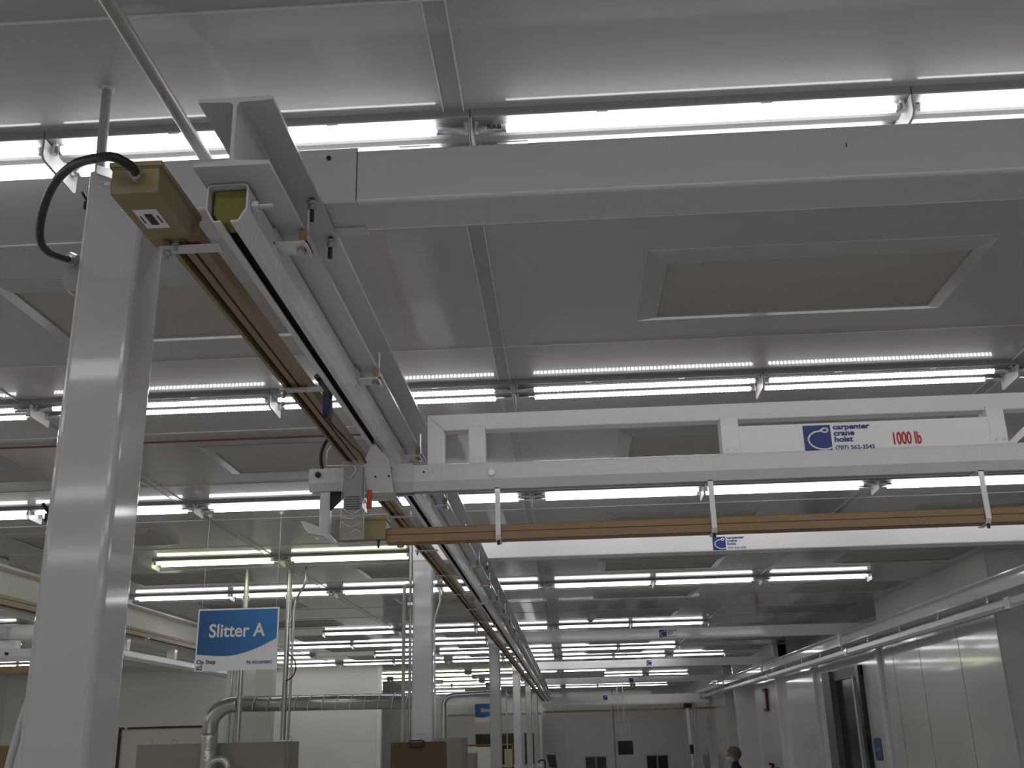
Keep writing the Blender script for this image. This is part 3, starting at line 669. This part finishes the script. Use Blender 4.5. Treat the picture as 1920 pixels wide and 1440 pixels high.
# ---------------------------------------------------------------- hanging sign
def sign(x0, x1, y, z0, z1, root, words, big):
    w_, h_ = x1-x0, z1-z0
    B().box(x0, y, z0, x1, y+.006, z1).build('sign_board', M_signw, root)
    m = bpy.data.materials.get('sign_blue')
    if not m:
        m = mat('sign_blue', lin(20, 105, 170), .35, var=.0)
        nt = m.node_tree; tc = nt.nodes.new('ShaderNodeTexCoord'); gr = nt.nodes.new('ShaderNodeMapping'); sp = nt.nodes.new('ShaderNodeSeparateXYZ'); rp = nt.nodes.new('ShaderNodeValToRGB')
        rp.color_ramp.elements[0].color = (*lin(0, 78, 142), 1); rp.color_ramp.elements[1].color = (*lin(28, 124, 190), 1)
        nt.links.new(tc.outputs['Generated'], sp.inputs[0]); nt.links.new(sp.outputs['X'], rp.inputs[0]); nt.links.new(rp.outputs['Color'], nt.nodes['Principled BSDF'].inputs['Base Color'])
    mg = w_*.018
    pts = [(x0+mg, z1-mg), (x0+mg, z0+h_*.27)]
    for i in range(1, 17):
        u = i/16; xx = x0+mg+(w_-2*mg)*u
        zz = z0+h_*(.27-.06*math.sin(min(1, u/.75)*math.pi/2*1.0)+.0) if u < .38 else z0+h_*(.235+.265*((u-.38)/.62)**1.7)
        if u < .38: zz = z0+h_*(.27-.035*math.sin(u/.38*math.pi/2))
        pts.append((xx, zz))
    pts.append((x1-mg, z1-mg))
    B().prism(pts, 'y', y-.0015, y).build('blue_field', m, root)
    text(words, h_*.30, M_txtw, root, (x0+w_*(.49 if big else .49), y-.0015, z0+h_*.54), (1, 0, 0), (0, 0, 1), bold=h_*.006, sx=.92 if big else .8, align='CENTER')
    if big:
        text('Op Step', h_*.095, M_txtdk, root, (x0+w_*.02, y, z0+h_*.115), (1, 0, 0), (0, 0, 1), bold=h_*.0015)
        text('#2', h_*.095, M_txtdk, root, (x0+w_*.02, y, z0+h_*.02), (1, 0, 0), (0, 0, 1), bold=h_*.0015)
        text('FREUDENBERG', h_*.062, M_blue, root, (x0+w_*.70, y, z0+h_*.10), (1, 0, 0), (0, 0, 1), bold=h_*.001, sx=.8)
        text('FN', h_*.07, M_blue, root, (x0+w_*.63, y, z0+h_*.10), (1, 0, 0), (0, 0, 1), bold=h_*.002, sx=.8)
        text('Performance Materials', h_*.03, M_blue, root, (x0+w_*.74, y, z0+h_*.045), (1, 0, 0), (0, 0, 1), sx=.8) if False else None
t = thing('hanging_sign', 'blue and white Slitter A sign hung on two thin wires', 'sign', (-2.39, 7.54, 2.1))
sign(-2.69, -2.09, 7.54, 2.105, 2.545, t, 'Slitter A', True)
for x, xt in ((-2.665, -2.655), (-2.115, -2.110)):
    B().cyl((x, 7.543, 2.54), (xt, 7.543, ZC), .0016, 6).build('hanging_wire', M_steel, t)
    B().cyl((xt, 7.543, ZC-.02), (xt, 7.543, ZC), .012, 12, r2=.018).build('ceiling_hook', M_plate, t)
t = thing('hanging_sign', 'small far blue sign half hidden behind the third column', 'sign', (-1.25, 16, 1.88))
sign(-1.418, -1.08, 16, 1.83, 2.095, t, 'Slitter', False)
for x in (-1.39, -1.11): B().cyl((x, 16.003, 2.09), (x, 16.003, ZC), .002, 6).build('hanging_wire', M_steel, t)

# ---------------------------------------------------------------- mid-ground pipes, ducts, cabinets
t = thing('metal_pipe', 'upright steel pipe left of the Slitter A sign board edge', 'pipe', (-3.15, 10.2, -H))
B().cyl((-3.17, 10.2, 1.63), (-3.17, 10.2, ZC), .024, 14).build('pipe_body', M_galv, t)
B().cyl((-3.17, 10.2, 2.95), (-3.17, 10.2, 3.0), .034, 14).build('coupling', M_galv, t)
t = thing('metal_pipe', 'upright steel pipe just right of the Slitter A sign', 'pipe', (-2.73, 10.2, -H))
B().cyl((-2.735, 10.2, 1.63), (-2.735, 10.2, ZC), .026, 14).build('pipe_body', M_galv, t)
B().cyl((-2.735, 10.2, 2.95), (-2.735, 10.2, 3.0), .036, 14).build('coupling', M_galv, t)
t = thing('metal_pipe', 'thin bent conduit beside the pipe right of the sign', 'pipe', (-2.66, 10.2, -H))
B().tube([(-2.55, 10.1, ZC), (-2.56, 10.1, 3.08), (-2.64, 10.15, 2.96), (-2.665, 10.15, 2.85), (-2.668, 10.15, 2.6), (-2.67, 10.15, 1.63)], .012, seg=10, smooth=5).build('pipe_body', M_galv, t)
B().tube([(-2.69, 10.05, 2.42), (-2.62, 10.05, 2.36), (-2.60, 10.05, 2.27), (-2.63, 10.05, 2.2), (-2.69, 10.05, 2.16)], .006, seg=8).build('loose_cable', M_black, t)
t = thing('machine_column', 'cream upright panel behind the Slitter A sign', 'column', (-3.4, 11.8, -H))
B().box(-3.50, 11.8, -H, -3.31, 11.95, 2.93).build('panel_body', M_wallw, t)
B().box(-3.86, 11.9, -H, -3.50, 12.0, 2.62).build('side_panel', M_steelw, t)
B().cyl((-3.72, 11.85, -H), (-3.72, 11.85, 2.55), .015, 10).cyl((-3.78, 11.82, -H), (-3.78, 11.82, 2.5), .013, 10).build('riser', M_galv, t)
b = B(); b.tube([(-4.05, 11.7, 2.50), (-3.9, 11.7, 2.46), (-3.75, 11.7, 2.44), (-3.6, 11.7, 2.45)], .035, seg=10); b.build('top_duct', M_galv, t)
# the spiral duct
DY = 11.2
t = thing('spiral_duct', 'shiny silver spiral duct with an elbow dropping behind the grey cabinets', 'duct', (-3.8, DY, -H))
b = B(); b.tube([(-3.50, DY, 2.005), (-1.60, DY+.02, 1.99)], .080, seg=24, smooth=0)
du = b.build('straight_duct', M_galv, t)
b = B()
for i in range(13):
    x = -3.46+.147*i
    b.tube([(x+.018*math.sin(a), DY+.0805*math.cos(a), 2.003-.008*i/16+.0805*math.sin(a)) for a in [2*math.pi*j/20 for j in range(21)]], .0035, seg=5, smooth=0)
b.build('spiral_seam', M_steelw, du)
b = B(); b.tube([(-3.50, DY, 2.005), (-3.60, DY, 1.995), (-3.70, DY, 1.945), (-3.765, DY, 1.86), (-3.78, DY, 1.76), (-3.78, DY, 1.70)], .083, seg=24, smooth=5); b.build('elbow', M_galv, t)
b = B(); b.tube([(-3.78, DY, 1.72), (-3.78, DY, 1.55), (-3.775, DY, 1.40), (-3.78, DY, .9), (-3.78, DY, -H+.02)], .087, seg=24, smooth=4, radii=[.087, .086, .09, .086, .088, .086]); b.build('foil_drop', M_foil, t)
b = B(); b.tube([(-3.76, DY-.09, 1.34), (-3.70, DY-.10, 1.44), (-3.60, DY-.10, 1.46), (-3.54, DY-.10, 1.40), (-3.55, DY-.10, 1.30), (-3.6, DY-.1, 1.2)], .035, seg=12, smooth=4); b.build('flexible_hose', M_foil, t)
# cabinets
t = thing('machine_cabinet', 'long beige machine cabinet behind the silver duct drop', 'cabinet', (-3.6, 11.7, -H))
b = B(); b.box(-4.60, 11.33, -H, -2.97, 11.77, 1.622); b.build('cabinet_body', M_beige, t, bevel=.006)
B().box(-4.58, 11.315, -.1, -3.80, 11.33, 1.60).build('cabinet_door', M_beige, t); B().box(-3.78, 11.315, -.1, -3.0, 11.33, 1.60).build('cabinet_door', M_beige, t)
for x in (-4.50, -4.28, -3.02):
    b = B(); b.tube([(x+.025*math.sin(a), 11.55, 1.645+.025*math.cos(a)) for a in [2*math.pi*j/12 for j in range(13)]], .007, seg=8, smooth=0); b.build('lifting_eye', M_zinc, t)
t = thing('white_board', 'light board with a thin black frame behind the beige cabinet', 'board', (-5.5, 14.2, -H))
B().box(-6.0, 14.22, -H, -4.85, 14.26, 1.83).build('board_panel', mat('pale_board', (.70, .66, .60), .6), t)
B().box(-6.03, 14.19, 1.83, -4.82, 14.26, 1.855).box(-6.03, 14.19, -H, -6.0, 14.26, 1.83).build('board_frame', M_dkbrown, t)
B().cyl((-5.93, 14.19, 1.842), (-5.93, 14.18, 1.842), .02, 10).build('screw', M_zinc, t)
t = thing('wooden_panel', 'tan strip of panel at the lower left corner behind the hoses', 'panel', (-7, 14, -H))
B().box(-7.6, 14.0, -H, -6.6, 14.05, 1.66).build('panel_body', mat('tan_panel', lin(135, 115, 80), .6), t)
# tall tan pipe and conduits on the second column
t = thing('metal_pipe', 'tan pipe with a bent top on the left side of the second column', 'pipe', (-1.19, 7.62, -H))
B().tube([(-1.186, 7.62, -H+.01), (-1.186, 7.62, 1.8), (-1.184, 7.62, 2.60), (-1.180, 7.62, 2.665), (-1.165, 7.63, 2.685), (-1.12, 7.66, 2.69)], .0125, seg=12, smooth=4).build('pipe_body', M_pvc, t)
t = thing('metal_pipe', 'grey conduit hugging the left edge of the second column', 'pipe', (-1.15, 7.66, -H))
B().cyl((-1.148, 7.68, -H), (-1.148, 7.68, ZC), .011, 10).build('pipe_body', M_galv, t)
B().box(-1.175, 7.67, 2.545, -1.13, 7.69, 2.565).build('pipe_clip', M_zinc, t)
t = tag(B().tube([(-.925, 7.60, 2.66), (-.918, 7.60, 2.60), (-.92, 7.60, 2.55), (-.935, 7.60, 2.50), (-.955, 7.62, 2.44), (-.965, 7.66, 2.40), (-.966, 7.68, 2.0), (-.966, 7.70, 1.6)], .007, seg=8).build('white_conduit', M_plate, loc=(-.95, 7.62, 2.4)), 'bent white conduit at the right edge of the second column', 'conduit')
# clip board on the second column
t = thing('clip_board', 'big brown board hung by a metal clip on the second column', 'clipboard', (-1.07, 7.60, 1.2))
b = B(); b.prism(round_rect(-1.265, -.872, 1.05, 1.588, r=.02), 'y', 7.585, 7.597); b.build('board', M_card, t)
b = B(); b.tube([(-1.130, 7.578, 1.565), (-1.128, 7.578, 1.590), (-1.110, 7.578, 1.597), (-1.045, 7.578, 1.596), (-1.028, 7.578, 1.588), (-1.026, 7.578, 1.565), (-1.045, 7.578, 1.556), (-1.11, 7.578, 1.556), (-1.130, 7.578, 1.565)], .005, seg=8, smooth=2); b.build('clip', M_darkzinc, t)
b = B(); b.box(-1.10, 7.59, 1.59, -1.06, 7.66, 1.612); b.build('hook', M_zinc, t)
tg = B().box(-1.105, 7.6575, 1.628, -1.018, 7.6598, 1.650).build('sticker', M_colp, loc=(-1.06, 7.658, 1.63))
B().box(-1.10, 7.6565, 1.636, -1.023, 7.6575, 1.643).build('sticker_print', M_fframe, tg); tag(tg, 'tiny printed sticker on the second column above the brown board', 'sticker')
# second smaller duct behind
t = thing('bent_duct', 'darker bent duct between the second and third columns', 'duct', (-1.8, 15.8, -H))
b = B(); b.tube([(-1.855, 15.8, -H+.02), (-1.855, 15.8, 1.5), (-1.855, 15.8, 2.0), (-1.85, 15.8, 2.11), (-1.80, 15.8, 2.185), (-1.69, 15.8, 2.215), (-1.50, 15.8, 2.22), (-1.12, 15.8, 2.235)], .040, seg=14, smooth=4); b.build('duct_body', M_galv, t)
for x in (-1.56, -1.44, -1.36):
    pass
t = thing('wall_pipe', 'pale conduit rising at the left edge of the fourth column', 'pipe', (-1.1, 20.5, -H))
B().tube([(-1.21, 20.6, -H+.01), (-1.21, 20.6, 2.28), (-1.19, 20.6, 2.36), (-1.15, 20.6, 2.38)], .013, seg=8, smooth=3).build('pipe_body', M_galv, t)
# cabinets right of the second column
t = thing('machine_cabinet', 'grey cabinet right of the brown board on the second column', 'cabinet', (-1.4, 12.1, -H))
b = B(); b.box(-1.56, 12.1, -H, -1.21, 12.7, 1.615); b.build('cabinet_body', M_beige, t, bevel=.006)
B().box(-1.55, 12.09, 0, -1.22, 12.1, 1.59).build('cabinet_door', M_beige, t)
t = thing('machine_cabinet', 'low grey box between the grey cabinet and the third column', 'cabinet', (-1.4, 14.3, -H))
b = B(); b.box(-1.45, 14.3, -H, -1.27, 14.7, 1.42); b.build('cabinet_body', M_beige, t, bevel=.006)
B().box(-1.44, 14.29, 0, -1.28, 14.3, 1.40).build('cabinet_door', M_beige, t)
t = thing('barrier_frame', 'orange edged frame in front of the far dark windows', 'frame', (-2.6, 30, -H))
b = B(); b.box(-2.95, 30, 1.40, -1.6, 30.04, 1.45).box(-2.20, 30, -H, -2.15, 30.04, 1.40).box(-1.65, 30, -H, -1.6, 30.04, 1.40).box(-2.95, 30, -H, -2.9, 30.04, 1.40); b.build('frame_bars', mat('orange_paint', lin(160, 105, 55), .6), t)
B().box(-2.88, 30.01, .55, -2.22, 30.03, 1.38).build('frame_panel', M_signw, t)
t = thing('notice_board', 'pale notice over a blue panel between the third and fourth columns', 'board', (-1.7, 26, -H))
B().box(-1.60, 26, .95, -1.42, 26.02, 1.35).build('notice', mat('pale_notice', lin(190, 178, 150), .6), t)
B().box(-1.72, 26, -H, -1.35, 26.03, .94).build('blue_panel', mat('blue_panel_paint', lin(25, 50, 100), .5), t)
# monitor arm by the far wall
t = thing('monitor', 'black monitor on a grey stand in front of the end wall', 'monitor', (-.45, 25, -H))
b = B(); b.prism([(-.52, .94), (-.34, .92), (-.375, 1.21), (-.575, 1.215)], 'y', 25, 25.04); b.build('screen', M_black, t)
B().box(-.48, 25.04, -H, -.42, 25.10, .96).build('stand', M_steel, t)
t = thing('desk_lamp', 'small curved dark arm lamp left of the black monitor', 'lamp', (-.75, 25, -H))
b = B(); b.tube([(-.62, 25, -H+.01), (-.62, 25, .9), (-.62, 25, 1.06), (-.65, 25, 1.10), (-.74, 25, 1.09), (-.76, 25, 1.05)], .015, seg=8); b.build('lamp_arm', M_darkzinc, t)
B().box(-.80, 24.95, .97, -.70, 25.05, 1.03).build('lamp_head', M_steel, t)
# speaker box hung from ceiling
t = thing('hanging_screen', 'black screen hung on a grey bracket near the end wall', 'screen', (1.53, 31, 1.06))
b = B(); b.box(1.32, 31, 1.07, 1.74, 31.2, 1.44); b.build('screen_body', M_black, t, bevel=.01)
b = B(); b.box(1.30, 31.05, 1.84, 1.70, 31.1, 1.89)
for x in (1.30, 1.43, 1.56, 1.67): b.box(x, 31.05, 1.44, x+.03, 31.1, 1.84)
for x in (1.36, 1.52): b.box(x, 31.05, 1.89, x+.025, 31.09, ZC)
b.build('hanger_bracket', M_steel, t)
# far crane bridge with hoist
YF = 31.5
t = thing('crane_bridge', 'distant white crane bridge close to the end wall', 'crane', (1.6, YF, 2.44))
b = B(); b.prism(track_profile(YF, 2.42, 2.54, .10), 'x', -.8, 4.05); b.build('track_section', M_steelw, t)
B().box(-.5, YF-.04, 2.54, 3.78, YF+.04, 2.70).build('top_rail', M_steelw, t)
logo(t, .98, YF-.041, 2.70, .13, small=True)
t = thing('conductor_bar', 'distant brown conductor bar below the far crane bridge', 'conductor bar', (1.6, YF, 2.25))
B().box(-.78, YF-.035, 2.255, 4.6, YF+.035, 2.31).build('bar_body', M_brown, t)
for x in (-.5, 1.2, 2.4, 3.7): B().box(x-.01, YF-.04, 2.25, x+.01, YF-.036, 2.43).build('hanger_strap', M_steel, t)
t = thing('chain_hoist', 'white hoist column with a black grip hanging from the far crane bridge', 'hoist', (3.4, YF-.2, 1.0))
b = B(); b.box(3.28, YF-.3, 2.30, 3.50, YF-.06, 2.42); b.build('hoist_body', M_black, t, bevel=.01)
b = B(); b.cyl((3.40, YF-.2, 1.29), (3.38, YF-.2, 2.30), .055, 12); b.build('lift_tube', M_steelw, t)
b = B(); b.box(3.37, YF-.26, 1.04, 3.46, YF-.14, 1.29); b.build('grip', M_black, t)
b = B(); b.tube([(3.50, YF-.2, 2.30), (3.60, YF-.2, 2.22), (3.56, YF-.2, 1.8), (3.62, YF-.2, 1.2), (3.72, YF-.2, .6), (3.7, YF-.2, .1)], .022, seg=8); b.build('hose', M_steel, t)
b = B(); b.cyl((3.41, YF-.2, .5), (3.41, YF-.2, 1.04), .03, 10); b.build('lower_tube', M_steelw, t)
# things on the right wall
t = thing('framed_sign', 'tall narrow red edged sign on the right wall', 'sign', (4.17, 23.1, 2.0))
B().box(4.14, 22.96, 2.0, 4.175, 23.32, 2.46).build('sign_edge', mat('dark_red_edge', lin(95, 35, 38), .5), t)
B().box(4.130, 23.02, 2.06, 4.15, 23.26, 2.40).build('sign_face', M_steel, t)
t = thing('floor_sticker', 'blue rounded sticker beside the door on the right wall', 'sticker', (4.18, 15.2, 1.2))
B().prism(round_rect(14.98, 15.33, 1.185, 1.48, r=.05), 'x', 4.182, 4.189).build('sticker_body', mat('sticker_blue', lin(50, 90, 140), .5), t)
B().box(4.178, 15.05, 1.31, 4.183, 15.26, 1.35).build('sticker_print', mat('sticker_pale', lin(120, 150, 175), .5), t)
t = thing('fire_extinguisher', 'red fire extinguisher at the foot of the right wall', 'fire extinguisher', (4.0, 22.6, .0))
FE = t
b = B(); b.cyl((4.08, 22.6, .45), (4.08, 22.6, .86), .075, 16).sph((4.08, 22.6, .86), .075, 1, 1, .6); b.build('cylinder', M_red, t)
b = B(); b.box(4.05, 22.57, .89, 4.11, 22.63, .97).box(4.0, 22.585, .95, 4.1, 22.615, .985); b.build('valve', M_black, t)
B().box(4.14, 22.55, .6, 4.19, 22.65, .9).build('wall_bracket', M_red, t)

# ---------------------------------------------------------------- the person
def person():
    X, Y = 2.50, 17.0; zf = -H
    t = thing('person', 'person in a dark coat, hair net and pale face mask facing left', 'person', (X, Y, zf))
    V = []; Ed = []
    def v(x, y, z, r, par=None):
        V.append((x, y, z+zf, r))
        if par is not None: Ed.append((par, len(V)-1))
        return len(V)-1
    pel = v(.05, 0, .80, .13); wst = v(.05, 0, .95, .12, pel); ch = v(.03, 0, 1.12, .135, wst); sh = v(.02, 0, 1.24, .10, ch); nk = v(.0, 0, 1.30, .05, sh); hd = v(-.01, 0, 1.40, .055, nk)
    for s in (-1, 1):
        s1 = v(.02, .15*s, 1.22, .055, sh); el = v(-.03, .20*s, .98, .042, s1); wr_ = v(-.20, .15*s, .90, .03, el); v(-.27, .14*s, .90, .028, wr_)
        hp = v(.05, .09*s, .76, .085, pel); kn = v(.03, .10*s, .44, .058, hp); an = v(.06, .10*s, .09, .04, kn); v(-.08, .10*s, .04, .035, an)
    me = bpy.data.meshes.new('body'); me.from_pydata([p[:3] for p in [(a[0], a[1], a[2]-zf, a[3]) for a in V]], Ed, []); me.update()
    o = bpy.data.objects.new('body', me); COL.objects.link(o); o.parent = t; me.materials.append(M_navy)
    md = o.modifiers.new('skin', 'SKIN'); 
    for i, a in enumerate(V):
        me.skin_vertices[0].data[i].radius = (a[3], a[3])
    me.skin_vertices[0].data[0].use_root = True
    o.modifiers.new('sub', 'SUBSURF').levels = 2; o.modifiers['sub'].render_levels = 2
    hx, hz = X-.015, zf+1.405
    b = B(); b.sph((hx, Y, hz), .092, 1.05, .84, 1.22, 20)
    b.sph((hx-.098, Y, hz-.012), .015, 1.2, .8, 1.2, 8)
    for s in (-1, 1): b.sph((hx+.012, Y+.080*s, hz-.01), .022, .6, .5, 1.2, 8)
    b.build('head', M_skin, t, smooth=True)
    b = B()
    for s in (-1, 1): b.sph((hx-.083, Y+.032*s, hz+.015), .011, 1, 1, .7, 8)
    b.build('eyes', M_txtdk, t)
    b = B(); b.sph((hx+.012, Y, hz+.032), .104, 1.1, .95, 1.02, 20)
    bmesh.ops.bisect_plane(b.bm, geom=b.bm.verts[:]+b.bm.edges[:]+b.bm.faces[:], plane_co=(hx-.03, Y, hz+.02), plane_no=Vector((-.55, 0, -.83)), clear_outer=True)
    b.build('hair_net', M_net, t, smooth=True)
    b = B(); b.sph((hx-.035, Y, hz-.045), .074, 1.08, 1.0, .86, 16); b.build('face_mask', M_mask, t, smooth=True)
    for s in (-1, 1):
        b = B(); px_, py_, pz_ = X-.27, Y+.14*s, zf+.90
        b.sph((px_-.03, py_, pz_), .03, 1.4, .9, .5, 10)
        for k in range(4): b.tube([(px_-.05, py_+(k-1.5)*.014, pz_), (px_-.085-.006*(k in (1, 2)), py_+(k-1.5)*.015, pz_-.004), (px_-.105-.008*(k in (1, 2)), py_+(k-1.5)*.015, pz_-.02)], .008, seg=6, smooth=3)
        b.tube([(px_-.01, py_-.025*s, pz_), (px_-.04, py_-.045*s, pz_-.01), (px_-.06, py_-.045*s, pz_-.02)], .009, seg=6, smooth=3)
        b.build('hand', M_skin, t, smooth=True)
person()

for o in bpy.data.objects:
    if '_loc' in o: del o['_loc']
